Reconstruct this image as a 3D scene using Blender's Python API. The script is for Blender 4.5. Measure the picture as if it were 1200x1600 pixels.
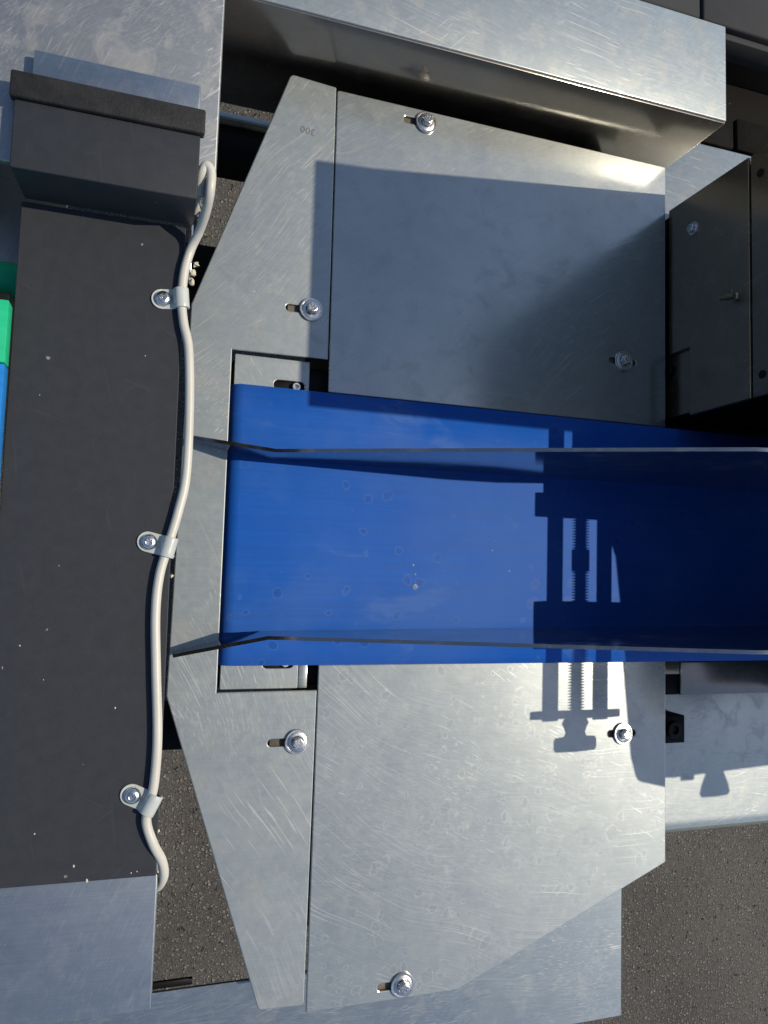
import bpy, bmesh, math, random
from mathutils import Matrix, Vector
random.seed(7)
SC = bpy.context.scene
COL = SC.collection
for o in list(bpy.data.objects):
    bpy.data.objects.remove(o, do_unlink=True)

# ---------------------------------------------------------------- camera
F = 1150.0                                   # focal length in photo pixels (1200x1600)
_vx = Vector((3620.0, -200.0, -F)).normalized()
_b = (-F * F - 3620.0 * 441.0) / 200.0
_vy = Vector((441.0, -_b, -F)).normalized()
_vz = _vx.cross(_vy)
RCAM = Matrix((_vx, _vy, _vz))               # world <- camera
CAMH = 0.70                                  # camera above the steel plates (z = 0)
cam_data = bpy.data.cameras.new('camera')
cam_data.sensor_fit = 'VERTICAL'
cam_data.sensor_height = 36.0
cam_data.lens = F / 1600.0 * 36.0
cam_data.clip_start = 0.01
cam_data.clip_end = 1000.0
cam = bpy.data.objects.new('camera', cam_data)
COL.objects.link(cam)
cam.matrix_world = Matrix.Translation((0, 0, CAMH)) @ RCAM.to_4x4()
SC.camera = cam

# ---------------------------------------------------------------- sky, sun, exposure
SUN = Vector((1.0, 0.058, 1.25))             # towards the sun
elev = math.atan2(SUN.z, math.hypot(SUN.x, SUN.y))
world = bpy.data.worlds.new('World')
SC.world = world
world.use_nodes = True
wn = world.node_tree
bg = wn.nodes['Background']
sky = wn.nodes.new('ShaderNodeTexSky')
sky.sky_type = 'NISHITA'
sky.sun_disc = False
sky.sun_elevation = elev
sky.sun_rotation = math.atan2(SUN.x, SUN.y)
sky.altitude = 100.0
sky.air_density = 1.0
sky.dust_density = 0.6
wn.links.new(sky.outputs[0], bg.inputs[0])
bg.inputs[1].default_value = 0.105
sd = bpy.data.lights.new('sun', 'SUN')
sd.energy = 3.4
sd.angle = math.radians(0.37)
sd.color = (1.0, 0.88, 0.71)
sun = bpy.data.objects.new('sun', sd)
COL.objects.link(sun)
sun.location = (2, 0.2, 2.5)
sun.rotation_euler = SUN.to_track_quat('Z', 'Y').to_euler()
SC.view_settings.view_transform = 'Standard'
SC.view_settings.look = 'None'
SC.view_settings.exposure = 0.0
SC.view_settings.gamma = 1.0
SC.view_settings.use_curve_mapping = False
SC.cycles.caustics_reflective = False
SC.cycles.max_bounces = 8
SC.cycles.glossy_bounces = 5


def P(px, py, z=0.0):
    """photo pixel -> point of the place at height z"""
    d = RCAM @ Vector((px - 600.0, -(py - 800.0), -F))
    t = (z - CAMH) / d.z
    return Vector((0, 0, CAMH)) + t * d


def S(px, py, zc, zs=0.0):
    """photo pixel of a shadow lying at height zs -> the point at height zc that casts it"""
    p = P(px, py, zs)
    return p + SUN * ((zc - zs) / SUN.z)


# ---------------------------------------------------------------- materials
class NT:
    def __init__(self, name):
        self.m = bpy.data.materials.new(name)
        self.m.use_nodes = True
        self.t = self.m.node_tree
        self.b = self.t.nodes['Principled BSDF']
        self.pos = self.n('ShaderNodeNewGeometry').outputs['Position']

    def n(self, kind, **kw):
        nd = self.t.nodes.new(kind)
        for k, v in kw.items():
            setattr(nd, k, v)
        return nd

    def put(self, sock, v):
        if isinstance(v, bpy.types.NodeSocket):
            self.t.links.new(v, sock)
        else:
            sock.default_value = v

    def math(self, op, a, b=0.0, c=None, clamp=False):
        nd = self.n('ShaderNodeMath', operation=op, use_clamp=clamp)
        self.put(nd.inputs[0], a)
        self.put(nd.inputs[1], b)
        if c is not None:
            self.put(nd.inputs[2], c)
        return nd.outputs[0]

    def mapv(self, v, rot=0.0, scale=(1, 1, 1), loc=(0, 0, 0)):
        """rotate about Z by rot degrees, then scale"""
        a = self.n('ShaderNodeMapping')
        self.put(a.inputs['Vector'], v)
        a.inputs['Rotation'].default_value = (0, 0, math.radians(rot))
        b = self.n('ShaderNodeMapping')
        self.put(b.inputs['Vector'], a.outputs[0])
        b.inputs['Scale'].default_value = scale
        b.inputs['Location'].default_value = loc
        return b.outputs[0]

    def noise(self, v, scale=1.0, detail=2.0, rough=0.5, dist=0.0):
        nd = self.n('ShaderNodeTexNoise')
        self.put(nd.inputs['Vector'], v)
        nd.inputs['Scale'].default_value = scale
        nd.inputs['Detail'].default_value = detail
        nd.inputs['Roughness'].default_value = rough
        nd.inputs['Distortion'].default_value = dist
        return nd

    def vor(self, v, scale=1.0, feature='F1', rnd=1.0):
        nd = self.n('ShaderNodeTexVoronoi', feature=feature)
        self.put(nd.inputs['Vector'], v)
        nd.inputs['Scale'].default_value = scale
        nd.inputs['Randomness'].default_value = rnd
        return nd

    def ramp(self, v, a, b, lo=0.0, hi=1.0, smooth=True):
        nd = self.n('ShaderNodeMapRange', interpolation_type='SMOOTHSTEP' if smooth else 'LINEAR', clamp=True)
        self.put(nd.inputs['Value'], v)
        nd.inputs['From Min'].default_value = a
        nd.inputs['From Max'].default_value = b
        nd.inputs['To Min'].default_value = lo
        nd.inputs['To Max'].default_value = hi
        return nd.outputs['Result']

    def mix(self, f, a, b):
        nd = self.n('ShaderNodeMix', data_type='RGBA')
        self.put(nd.inputs[0], f)
        self.put(nd.inputs[6], a)
        self.put(nd.inputs[7], b)
        return nd.outputs[2]

    def warp(self, v, scale, amt):
        nz = self.noise(v, scale, 1.0)
        sub = self.n('ShaderNodeVectorMath', operation='SUBTRACT')
        self.put(sub.inputs[0], nz.outputs['Color'])
        sub.inputs[1].default_value = (0.5, 0.5, 0.5)
        sc = self.n('ShaderNodeVectorMath', operation='SCALE')
        self.put(sc.inputs[0], sub.outputs[0])
        sc.inputs['Scale'].default_value = amt
        ad = self.n('ShaderNodeVectorMath', operation='ADD')
        self.put(ad.inputs[0], v)
        self.put(ad.inputs[1], sc.outputs[0])
        return ad.outputs[0]

    def bump(self, h, strength, dist, normal=None):
        nd = self.n('ShaderNodeBump')
        nd.inputs['Strength'].default_value = strength
        nd.inputs['Distance'].default_value = dist
        self.put(nd.inputs['Height'], h)
        if normal is not None:
            self.put(nd.inputs['Normal'], normal)
        return nd.outputs[0]

    def set(self, **kw):
        for k, v in kw.items():
            self.put(self.b.inputs[k.replace('_', ' ')], v)
        return self


C4 = lambda r, g, b: (r, g, b, 1.0)


def steel(name, base=(0.485, 0.528, 0.522), rough=0.18, metal=0.97, grain=0.0, seed=0.0,
          scratch=((35, 1.0),), arc=None, rings=0.0, dirt=0.3, aniso=0.25, ring_scale=66.0, ring_area=0.50, grainy=1.0, matt=0.41, matt_rough=0.70, brush=0.135, mott=0.4):
    m = NT(name)
    off = m.n('ShaderNodeVectorMath', operation='ADD')
    m.put(off.inputs[0], m.pos)
    off.inputs[1].default_value = (seed * 1.37, seed * 2.11, seed * 0.53)
    p = off.outputs[0]
    # brushed grain
    g1 = m.noise(m.mapv(p, grain, (9, 900, 900)), 1.0, 3.0, 0.6).outputs['Fac']
    g2 = m.noise(m.mapv(p, grain + 1.5, (25, 2600, 2600)), 1.0, 1.0).outputs['Fac']
    # cloudy smears
    cl = m.noise(m.warp(p, 12, 0.03), 9.0, 5.0, 0.62, 0.3).outputs['Fac']
    cl2 = m.noise(p, 38.0, 5.0, 0.65, 0.6).outputs['Fac']
    smear = m.ramp(cl, 0.38, 0.68)
    blot = m.ramp(cl2, 0.50, 0.66)
    mo = m.noise(m.warp(p, 40, 0.012), 120.0, 4.0, 0.65).outputs['Fac']
    mo2 = m.noise(p, 26.0, 4.0, 0.7, 0.8).outputs['Fac']
    mo = m.math('ADD', m.math('SUBTRACT', mo, 0.5), m.math('MULTIPLY', m.math('SUBTRACT', mo2, 0.5), 0.8))
    # scratches, thin and long, in patches
    total = None
    fine = None
    sepy = m.n('ShaderNodeSeparateXYZ')
    m.put(sepy.inputs[0], m.warp(m.pos, 6, 0.15))
    for i, fam in enumerate(scratch):
        ang, amt = fam[0], fam[1]
        if len(fam) > 2:
            amt = m.math('MULTIPLY', m.ramp(sepy.outputs[1], fam[2] - 0.06, fam[2] + 0.06, *((0, 1) if fam[3] else (1, 0))), amt)
        q = m.warp(p, 5.0, 0.06)
        if arc is not None and i == 0:
            sub = m.n('ShaderNodeVectorMath', operation='SUBTRACT')
            m.put(sub.inputs[0], m.pos)
            sub.inputs[1].default_value = arc
            sep = m.n('ShaderNodeSeparateXYZ')
            m.put(sep.inputs[0], sub.outputs[0])
            rad = m.math('SQRT', m.math('ADD', m.math('MULTIPLY', sep.outputs[0], sep.outputs[0]),
                                        m.math('MULTIPLY', sep.outputs[1], sep.outputs[1])))
            th = m.math('ARCTAN2', sep.outputs[1], sep.outputs[0])
            cb = m.n('ShaderNodeCombineXYZ')
            wob0 = m.math('MULTIPLY', m.noise(p, 7.0, 1.0).outputs['Fac'], 0.05)
            m.put(cb.inputs[0], m.math('MULTIPLY', th, 2.6))
            m.put(cb.inputs[1], m.math('MULTIPLY', m.math('ADD', rad, wob0), 640.0))
            cb.inputs[2].default_value = seed
            v1 = cb.outputs[0]
            cf = m.n('ShaderNodeCombineXYZ')
            m.put(cf.inputs[0], m.math('MULTIPLY', th, 5.0))
            m.put(cf.inputs[1], m.math('MULTIPLY', m.math('ADD', rad, wob0), 1000.0))
            cf.inputs[2].default_value = seed + 4
            vf = cf.outputs[0]
        else:
            v1 = m.mapv(q, ang, (5, 620, 620), (i * 3.1, i * 1.7, 0))
            vf = m.mapv(q, ang + 3, (14, 1000, 1000), (i * 4.1, i * 0.7, 0))
        fz = m.ramp(m.noise(vf, 1.0, 2.0, 0.6).outputs['Fac'], 0.50, 0.72)
        fz = m.math('MULTIPLY', m.math('MULTIPLY', fz, m.ramp(m.noise(p, 8.0 + 2.3 * i, 3.0, 0.6).outputs['Fac'], 0.38, 0.60)), amt)
        fine = fz if fine is None else m.math('MAXIMUM', fine, fz)
        nz = m.noise(v1, 1.0, 0.0, 0.4).outputs['Fac']
        line = m.ramp(nz, 0.68, 0.80)
        patch = m.ramp(m.noise(p, 11.0 + 3 * i, 2.0).outputs['Fac'], 0.42, 0.62)
        # a few deep, short ones
        v2 = m.mapv(m.warp(p, 9.0, 0.05), ang + 9, (7, 560, 560), (i * 5.3, i * 2.9, 0))
        deep = m.math('MULTIPLY', m.ramp(m.noise(v2, 1.0, 0.0).outputs['Fac'], 0.83, 0.91), 0.8)
        s = m.math('MULTIPLY', m.math('ADD', m.math('MULTIPLY', line, patch), deep), amt, clamp=True)
        total = s if total is None else m.math('MAXIMUM', total, s)
    # dried water drops
    ring = 0.0
    fill = 0.0
    if rings > 0:
        area = m.ramp(m.noise(p, 5.0, 3.0, 0.6).outputs['Fac'], ring_area - 0.07, ring_area + 0.07)
        wob = m.ramp(m.noise(p, 110, 2).outputs['Fac'], 0.22, 0.58)
        for (sc_, w1, w2, thr) in ((ring_scale, 0.013, 0.0042, 0.45), (ring_scale * 1.6, 0.010, 0.0030, 0.35)):
            pw = m.warp(m.warp(m.mapv(p, 12, (1.0, 0.8, 1.0), (sc_, 0.3, 0)), 55, w1), 230, w2)
            vo = m.vor(pw, sc_)
            d = vo.outputs['Distance']
            sepc = m.n('ShaderNodeSeparateColor')
            m.put(sepc.inputs[0], vo.outputs['Color'])
            rr = m.math('MULTIPLY_ADD', sepc.outputs[0], 0.26, 0.16)
            df = m.math('SUBTRACT', d, rr)
            on = m.math('MULTIPLY', m.math('GREATER_THAN', sepc.outputs[1], thr), m.math('MULTIPLY', area, rings))
            on = m.math('MULTIPLY', on, m.math('MULTIPLY_ADD', sepc.outputs[2], 0.7, 0.3))
            r1 = m.math('MULTIPLY', m.math('MULTIPLY', m.ramp(m.math('ABSOLUTE', df), 0.0, 0.085, 1, 0), wob), on)
            f1 = m.math('MULTIPLY', m.ramp(df, -0.06, 0.0, 1, 0), on)
            ring = r1 if ring == 0.0 else m.math('MAXIMUM', ring, r1)
            fill = f1 if fill == 0.0 else m.math('MAXIMUM', fill, f1)
    # specks of dust and paint
    sp = m.ramp(m.vor(p, 150.0).outputs['Distance'], 0.035, 0.07, 1, 0)
    sp = m.math('MULTIPLY', sp, m.math('GREATER_THAN', m.noise(p, 37.0, 0).outputs['Fac'], 0.63))
    white = m.math('MAXIMUM', m.math('ADD', m.math('MULTIPLY', total, 0.17), m.math('MULTIPLY', fine, 0.16)), m.math('MULTIPLY', ring, 0.16), clamp=True)
    white = m.math('MAXIMUM', white, m.math('MULTIPLY', sp, 0.4), clamp=True)
    colr = m.mix(m.math('MULTIPLY', smear, 0.35), C4(*base), C4(base[0] * 0.80, base[1] * 0.83, base[2] * 0.87))
    colr = m.mix(m.math('MULTIPLY', blot, dirt * 0.45), colr, C4(0.36, 0.36, 0.35))
    colr = m.mix(m.math('MULTIPLY', fill, 0.07) if rings > 0 else 0.0, colr, C4(0.30, 0.32, 0.34))
    colr = m.mix(white, colr, C4(0.80, 0.79, 0.77))
    gv = m.math('MULTIPLY', m.math('SUBTRACT', g1, 0.5), 0.05 * grainy)
    hs = m.n('ShaderNodeHueSaturation')
    m.put(hs.inputs['Color'], colr)
    m.put(hs.inputs['Value'], m.math('ADD', 1.0, m.math('ADD', gv, m.math('MULTIPLY', mo, 0.30 * mott))))
    r = m.math('MULTIPLY_ADD', smear, 0.05, rough - 0.02)
    r = m.math('MULTIPLY_ADD', m.math('SUBTRACT', g1, 0.5), 0.05, r)
    r = m.math('MULTIPLY_ADD', total, 0.15, r)
    r = m.math('MULTIPLY_ADD', ring, 0.06, r)
    r = m.math('MULTIPLY_ADD', blot, 0.10 * dirt, r, clamp=True)
    met = m.math('SUBTRACT', metal, m.math('MULTIPLY_ADD', blot, 0.22 * dirt, m.math('MULTIPLY', white, 0.45)), clamp=True)
    h = m.math('ADD', m.math('MULTIPLY', g1, 0.6), m.math('MULTIPLY', g2, 0.4))
    nb = m.bump(h, 0.05 * grainy, 0.0006)
    nb = m.bump(total, 0.04, 0.0008, nb)
    lowb = m.noise(p, 4.0, 1.0).outputs['Fac']
    nb = m.bump(lowb, 0.08, 0.006, nb)
    ca, sa = math.cos(math.radians(90 - grain)), math.sin(math.radians(90 - grain))
    tg = m.n('ShaderNodeCombineXYZ')
    tg.inputs[0].default_value, tg.inputs[1].default_value = ca, sa
    m.set(Base_Color=hs.outputs[0], Roughness=r, Metallic=met, Anisotropic=aniso, Normal=nb, Tangent=tg.outputs[0])
    # worn, matt share of the surface: scatters the sun widely
    b2 = m.n('ShaderNodeBsdfPrincipled')
    m.put(b2.inputs['Base Color'], hs.outputs[0])
    m.put(b2.inputs['Metallic'], 0.92)
    m.put(b2.inputs['Roughness'], matt_rough)
    m.put(b2.inputs['Normal'], nb)
    f = m.math('MULTIPLY_ADD', m.math('SUBTRACT', cl, 0.5), 0.5, matt)
    f = m.math('MULTIPLY_ADD', total, 0.20, f)
    f = m.math('MULTIPLY_ADD', fine, 0.24, f)
    f = m.math('MULTIPLY_ADD', mo, 0.35 * mott, f)
    f = m.math('MULTIPLY_ADD', m.math('SUBTRACT', g1, 0.5), 0.10, f)
    f = m.math('MULTIPLY_ADD', ring, 0.10, f)
    f = m.math('MULTIPLY_ADD', fill, -0.06, f)
    f = m.math('MULTIPLY_ADD', blot, 0.2 * dirt, f, clamp=True)
    ms = m.n('ShaderNodeMixShader')
    m.put(ms.inputs[0], f)
    m.t.links.new(m.b.outputs[0], ms.inputs[1])
    m.t.links.new(b2.outputs[0], ms.inputs[2])
    # fine brushing along the grain smears highlights across it
    b3 = m.n('ShaderNodeBsdfPrincipled')
    m.put(b3.inputs['Base Color'], hs.outputs[0])
    m.put(b3.inputs['Metallic'], 1.0)
    m.put(b3.inputs['Roughness'], m.math('MULTIPLY_ADD', g1, 0.05, 0.41))
    m.put(b3.inputs['Anisotropic'], 0.58)
    m.put(b3.inputs['Tangent'], tg.outputs[0])
    m.put(b3.inputs['Normal'], nb)
    ms2 = m.n('ShaderNodeMixShader')
    m.put(ms2.inputs[0], m.math('MULTIPLY_ADD', m.math('SUBTRACT', g2, 0.5), 0.2, brush, clamp=True))
    m.t.links.new(ms.outputs[0], ms2.inputs[1])
    m.t.links.new(b3.outputs[0], ms2.inputs[2])
    m.t.links.new(ms2.outputs[0], m.t.nodes['Material Output'].inputs['Surface'])
    return m.m


def plain(name, base, rough=0.5, metal=0.0, var=0.15, scale=60.0, bump=0.05, spec=0.5, scratch=0.0, dust=0.0):
    m = NT(name)
    nz = m.noise(m.pos, scale, 4.0, 0.6).outputs['Fac']
    lo = m.noise(m.pos, scale * 0.12, 3.0, 0.6).outputs['Fac']
    c = m.mix(m.ramp(lo, 0.3, 0.7), C4(*[x * (1 - var) for x in base]), C4(*[min(1, x * (1 + var)) for x in base]))
    r = m.math('MULTIPLY_ADD', m.math('SUBTRACT', lo, 0.5), 0.2, rough)
    if scratch > 0:
        ln = None
        for a, s in ((78, 0.745), (20, 0.765), (-40, 0.77)):
            v = m.mapv(m.warp(m.pos, 7, 0.03), a, (11, 300, 300), (a, a * 0.3, 0))
            l = m.ramp(m.noise(v, 1.0, 0.5).outputs['Fac'], s, s + 0.03)
            ln = l if ln is None else m.math('MAXIMUM', ln, l)
        c = m.mix(m.math('MULTIPLY', ln, scratch), c, C4(0.35, 0.34, 0.33))
    if dust > 0:
        d = m.ramp(m.vor(m.warp(m.pos, 200, 0.004), 75.0).outputs['Distance'], 0.05, 0.10, 1, 0)
        d = m.math('MULTIPLY', d, m.math('GREATER_THAN', m.noise(m.pos, 21.0, 0).outputs['Fac'], 0.66))
        c = m.mix(m.math('MULTIPLY', d, dust), c, C4(0.5, 0.47, 0.42))
        f = m.ramp(m.noise(m.pos, 1400.0, 1.0).outputs['Fac'], 0.68, 0.8)
        c = m.mix(m.math('MULTIPLY', f, dust * 0.25), c, C4(0.4, 0.38, 0.36))
    m.set(Base_Color=c, Roughness=r, Metallic=metal, Specular_IOR_Level=spec,
          Normal=m.bump(nz, bump, 0.002))
    return m.m


def asphalt():
    m = NT('asphalt')
    p = m.pos
    w = m.warp(p, 90, 0.006)
    v = m.vor(w, 125.0)
    v2 = m.vor(w, 300.0)
    sc = m.n('ShaderNodeSeparateColor')
    m.put(sc.inputs[0], v.outputs['Color'])
    sc2 = m.n('ShaderNodeSeparateColor')
    m.put(sc2.inputs[0], v2.outputs['Color'])
    stone = m.math('MULTIPLY', m.ramp(v.outputs['Distance'], 0.30, 0.46, 1, 0), m.ramp(sc.outputs[0], 0.45, 0.85))
    grit = m.math('MULTIPLY', m.ramp(v2.outputs['Distance'], 0.28, 0.45, 1, 0), m.ramp(sc2.outputs[0], 0.62, 0.92))
    big = m.noise(p, 2.2, 4.0, 0.6).outputs['Fac']
    c = m.mix(m.ramp(big, 0.3, 0.7), C4(0.076, 0.073, 0.068), C4(0.112, 0.107, 0.099))
    tint = m.mix(sc.outputs[1], C4(0.30, 0.27, 0.225), C4(0.25, 0.25, 0.245))
    tint2 = m.mix(sc2.outputs[1], C4(0.55, 0.50, 0.42), C4(0.30, 0.28, 0.26))
    c = m.mix(m.math('MULTIPLY', stone, 0.6), c, tint)
    c = m.mix(m.math('MULTIPLY', grit, 0.7), c, tint2)
    gr = m.n('ShaderNodeHueSaturation')
    m.put(gr.inputs['Color'], c)
    m.put(gr.inputs['Value'], m.math('MULTIPLY_ADD', m.math('SUBTRACT', m.noise(w, 230.0, 3.0, 0.7).outputs['Fac'], 0.5), 2.0, 1.0))
    c = gr.outputs[0]
    hole = m.ramp(m.noise(p, 75.0, 3.0, 0.65).outputs['Fac'], 0.28, 0.36, 1, 0)
    c = m.mix(m.math('MULTIPLY', hole, 0.55), c, C4(0.022, 0.019, 0.017))
    h = m.math('ADD', m.math('MULTIPLY', stone, 0.8), m.math('MULTIPLY', grit, 0.5))
    h = m.math('SUBTRACT', h, m.math('MULTIPLY', hole, 1.0))
    h = m.math('ADD', h, m.math('MULTIPLY', m.noise(p, 300, 3).outputs['Fac'], 0.5))
    m.set(Base_Color=c, Roughness=0.85, Specular_IOR_Level=0.2, Normal=m.bump(h, 1.0, 0.006))
    return m.m


def belt_mat(name, base, hi, marks=1.0):
    m = NT(name)
    p = m.pos
    st = m.noise(m.mapv(p, 0, (5, 260, 60)), 1.0, 4.0, 0.6).outputs['Fac']
    st2 = m.noise(m.mapv(p, 2, (14, 900, 200)), 1.0, 2.0).outputs['Fac']
    cl = m.noise(m.mapv(m.warp(p, 14, 0.03), 6, (0.55, 1.7, 1)), 11.0, 5.0, 0.65, 0.4).outputs['Fac']
    c = m.mix(m.ramp(st, 0.25, 0.75), C4(*[x * 0.92 for x in base]), C4(*[x * 1.06 for x in base]))
    haze = m.math('ADD', m.ramp(cl, 0.57, 0.72), m.math('MULTIPLY', m.ramp(m.noise(p, 5.0, 5.0, 0.65).outputs['Fac'], 0.40, 0.66), 0.5), clamp=True)
    c = m.mix(m.math('MULTIPLY', haze, 0.30 * marks), c, C4(*hi))
    vo = m.vor(m.warp(m.warp(p, 70, 0.006), 300, 0.0012), 48.0)
    sc = m.n('ShaderNodeSeparateColor')
    m.put(sc.inputs[0], vo.outputs['Color'])
    rr = m.math('MULTIPLY_ADD', sc.outputs[0], 0.16, 0.14)
    df = m.math('SUBTRACT', vo.outputs['Distance'], rr)
    on = m.math('MULTIPLY', m.math('GREATER_THAN', sc.outputs[1], 0.40), m.ramp(m.noise(p, 7, 2).outputs['Fac'], 0.42, 0.54))
    ring = m.math('MULTIPLY', m.ramp(m.math('ABSOLUTE', df), 0.01, 0.05, 1, 0), on)
    fil = m.math('MULTIPLY', m.ramp(df, -0.04, 0.0, 1, 0), on)
    c = m.mix(m.math('MULTIPLY', fil, 0.30 * marks), c, C4(base[0] * 0.5, base[1] * 0.55, base[2] * 0.6))
    c = m.mix(m.math('MULTIPLY', ring, 0.14 * marks), c, C4(*hi))
    spk = m.ramp(m.vor(p, 120.0).outputs['Distance'], 0.02, 0.06, 1, 0)
    spk = m.math('MULTIPLY', spk, m.math('GREATER_THAN', m.noise(p, 30.0, 0).outputs['Fac'], 0.70))
    c = m.mix(m.math('MULTIPLY', spk, 0.5), c, C4(0.55, 0.6, 0.65))
    r = m.math('MULTIPLY_ADD', st, 0.16, 0.44)
    r = m.math('MULTIPLY_ADD', fil, -0.08, r)
    r = m.math('MULTIPLY_ADD', haze, 0.15, r)
    hgt = m.math('ADD', st, m.math('MULTIPLY', st2, 0.5))
    m.set(Base_Color=c, Roughness=r, Specular_IOR_Level=0.14, Normal=m.bump(hgt, 0.10, 0.001))
    return m.m


M = {}
M['plate_low'] = steel('brushed_steel_side_plate', rough=0.18, seed=1.0, scratch=((0, 0.9), (27, 0.55)), arc=(0.48, 0.20, 0), rings=0.85, dirt=0.25, ring_area=0.36)
M['plate_up'] = steel('brushed_steel_upper_plate', rough=0.18, seed=2.3, scratch=((-38, 0.7), (-12, 0.3)), rings=0.35, dirt=0.35)
M['plate_end'] = steel('brushed_steel_end_plate', rough=0.18, seed=3.1, scratch=((60, 1.0, 0.03, False), (-54, 1.0, 0.06, True)), rings=0.5, dirt=0.6, grain=0, matt=0.60, mott=0.5)
M['beam_up'] = steel('scuffed_steel_beam', rough=0.18, seed=4.7, scratch=((5, 1.0), (-44, 0.6)), rings=0.3, dirt=0.9)
M['sheet_low'] = steel('blue_grey_steel_sheet', base=(0.40, 0.455, 0.475), rough=0.18, seed=11.9, scratch=((2, 1.0), (-16, 0.6)), rings=0.3, dirt=0.4, matt=0.26, brush=0.16)
M['steel_smooth'] = steel('smooth_steel_sheet', base=(0.42, 0.46, 0.48), rough=0.17, seed=12.4, scratch=((-70, 0.35),), dirt=0.25, matt=0.20, brush=0.12, mott=0.35)
M['beam_face'] = steel('shade_toned_steel_beam_face', base=(0.34, 0.315, 0.285), rough=0.16, matt=0.08, brush=0.3, seed=4.1, scratch=((88, 0.3),), dirt=0.25)  # darker, warmer base puts the front face's shade into the colour
M['beam_low'] = steel('scuffed_steel_lower_beam', rough=0.18, seed=5.9, scratch=((4, 1.0), (-14, 0.7)), rings=0.9, dirt=0.5)
M['sheet_dark'] = steel('weathered_steel_sheet', base=(0.36, 0.38, 0.39), rough=0.30, seed=6.2, scratch=((-42, 0.9), (-62, 0.7)), rings=0.3, dirt=1.0)
M['steel'] = steel('satin_steel', rough=0.18, seed=7.7, scratch=((15, 0.4),), dirt=0.2)
M['steel_scr'] = steel('scoured_steel', rough=0.34, seed=8.4, scratch=((68, 1.3), (60, 1.3)), dirt=0.2)
M['tower'] = steel('dull_dark_steel', base=(0.34, 0.275, 0.20), rough=0.22, matt=0.1, brush=0.2, seed=9.2, scratch=((60, 0.2),), dirt=0.4, metal=0.9)
M['fin'] = steel('smooth_steel_guide', base=(0.40, 0.40, 0.40), rough=0.10, matt=0.02, brush=0.0, mott=0.3, seed=10.5, scratch=((4, 0.3),), dirt=0.3, aniso=0.0)
M['bolt'] = plain('bright_steel_bolt', (0.74, 0.73, 0.70), 0.27, 1.0, 0.10, 900, 0.10)
M['black'] = plain('black_powder_coat', (0.037, 0.041, 0.048), 0.52, 0.0, 0.05, 900, 0.03, 0.2, scratch=0.02, dust=0.5)
M['black2'] = plain('black_rubber_edge', (0.022, 0.022, 0.023), 0.6, 0.0, 0.3, 500, 0.25, 0.3, dust=0.2)
M['frame'] = plain('black_frame_paint', (0.006, 0.006, 0.006), 0.5, 0.0, 0.2, 80, 0.05, 0.25)
M['dark'] = plain('dark_cavity_paint', (0.01, 0.009, 0.008), 0.7, 0.0, 0.3, 120, 0.1, 0.2)
M['slot'] = plain('grimy_carrier_steel', (0.20, 0.165, 0.125), 0.6, 0.3, 0.35, 300, 0.2)
M['drop'] = plain('pale_dried_residue', (0.26, 0.33, 0.46), 0.6, 0.0, 0.4, 1500, 0.3)
M['cable'] = plain('off_white_cable_sheath', (0.64, 0.625, 0.55), 0.38, 0.0, 0.05, 200, 0.05, dust=0.3)
M['clip'] = plain('pale_grey_plastic_clip', (0.56, 0.60, 0.57), 0.35, 0.0, 0.06, 200, 0.05)
M['glue'] = plain('cream_residue', (0.62, 0.58, 0.46), 0.8, 0.0, 0.2, 700, 0.4)
M['belt'] = belt_mat('blue_conveyor_belt', (0.012, 0.112, 0.51), (0.17, 0.28, 0.55))
M['belt2'] = belt_mat('bright_blue_belt', (0.02, 0.22, 0.62), (0.2, 0.4, 0.6), 0.4)
M['green'] = belt_mat('green_belt', (0.02, 0.52, 0.25), (0.2, 0.55, 0.35), 0.4)
M['grey_pl'] = plain('grey_plastic_housing', (0.058, 0.062, 0.067), 0.75, 0.0, 0.1, 150, 0.05, 0.12)  # darkened grey carries the shade lying on the lid
M['grey_dk'] = plain('brown_black_panel', (0.006, 0.0055, 0.005), 0.8, 0.0, 0.35, 60, 0.2, 0.15, dust=0.4)  # near-black colour holds the shade around the ledge
M['concrete'] = plain('shade_darkened_concrete', (0.014, 0.0135, 0.013), 0.9, 0.0, 0.3, 160, 0.4, 0.1)  # shade on the blocks is part of this dark base colour
M['ink'] = plain('engraved_dark_metal', (0.20, 0.20, 0.20), 0.5, 0.6, 0.2, 900, 0.1)
M['asphalt'] = asphalt()


# ---------------------------------------------------------------- builders
def link(o, parent=None):
    COL.objects.link(o)
    if parent is not None:
        o.parent = parent
    return o


def thing(name, label, cat, loc=(0, 0, 0), group=None):
    o = bpy.data.objects.new(name, None)
    o.empty_display_size = 0.02
    o.location = loc
    o['label'] = label
    o['category'] = cat
    if group:
        o['group'] = group
    return link(o)


def origin(parent):
    v = Vector((0, 0, 0))
    while parent is not None:
        v += parent.location
        parent = parent.parent
    return v


def finish(name, me, mat, parent=None, smooth=None):
    """me is in world coordinates"""
    org = origin(parent)
    if org.length > 0:
        me.transform(Matrix.Translation(-org))
    me.materials.clear()
    me.materials.append(mat)
    if smooth is not None:
        me.shade_smooth()
        me.set_sharp_from_angle(angle=math.radians(smooth))
    o = bpy.data.objects.new(name, me)
    return link(o, parent)


def obj(name, bm, mat, parent=None, smooth=35):
    bmesh.ops.recalc_face_normals(bm, faces=bm.faces[:])
    me = bpy.data.meshes.new(name)
    bm.to_mesh(me)
    bm.free()
    return finish(name, me, mat, parent, smooth)


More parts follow.
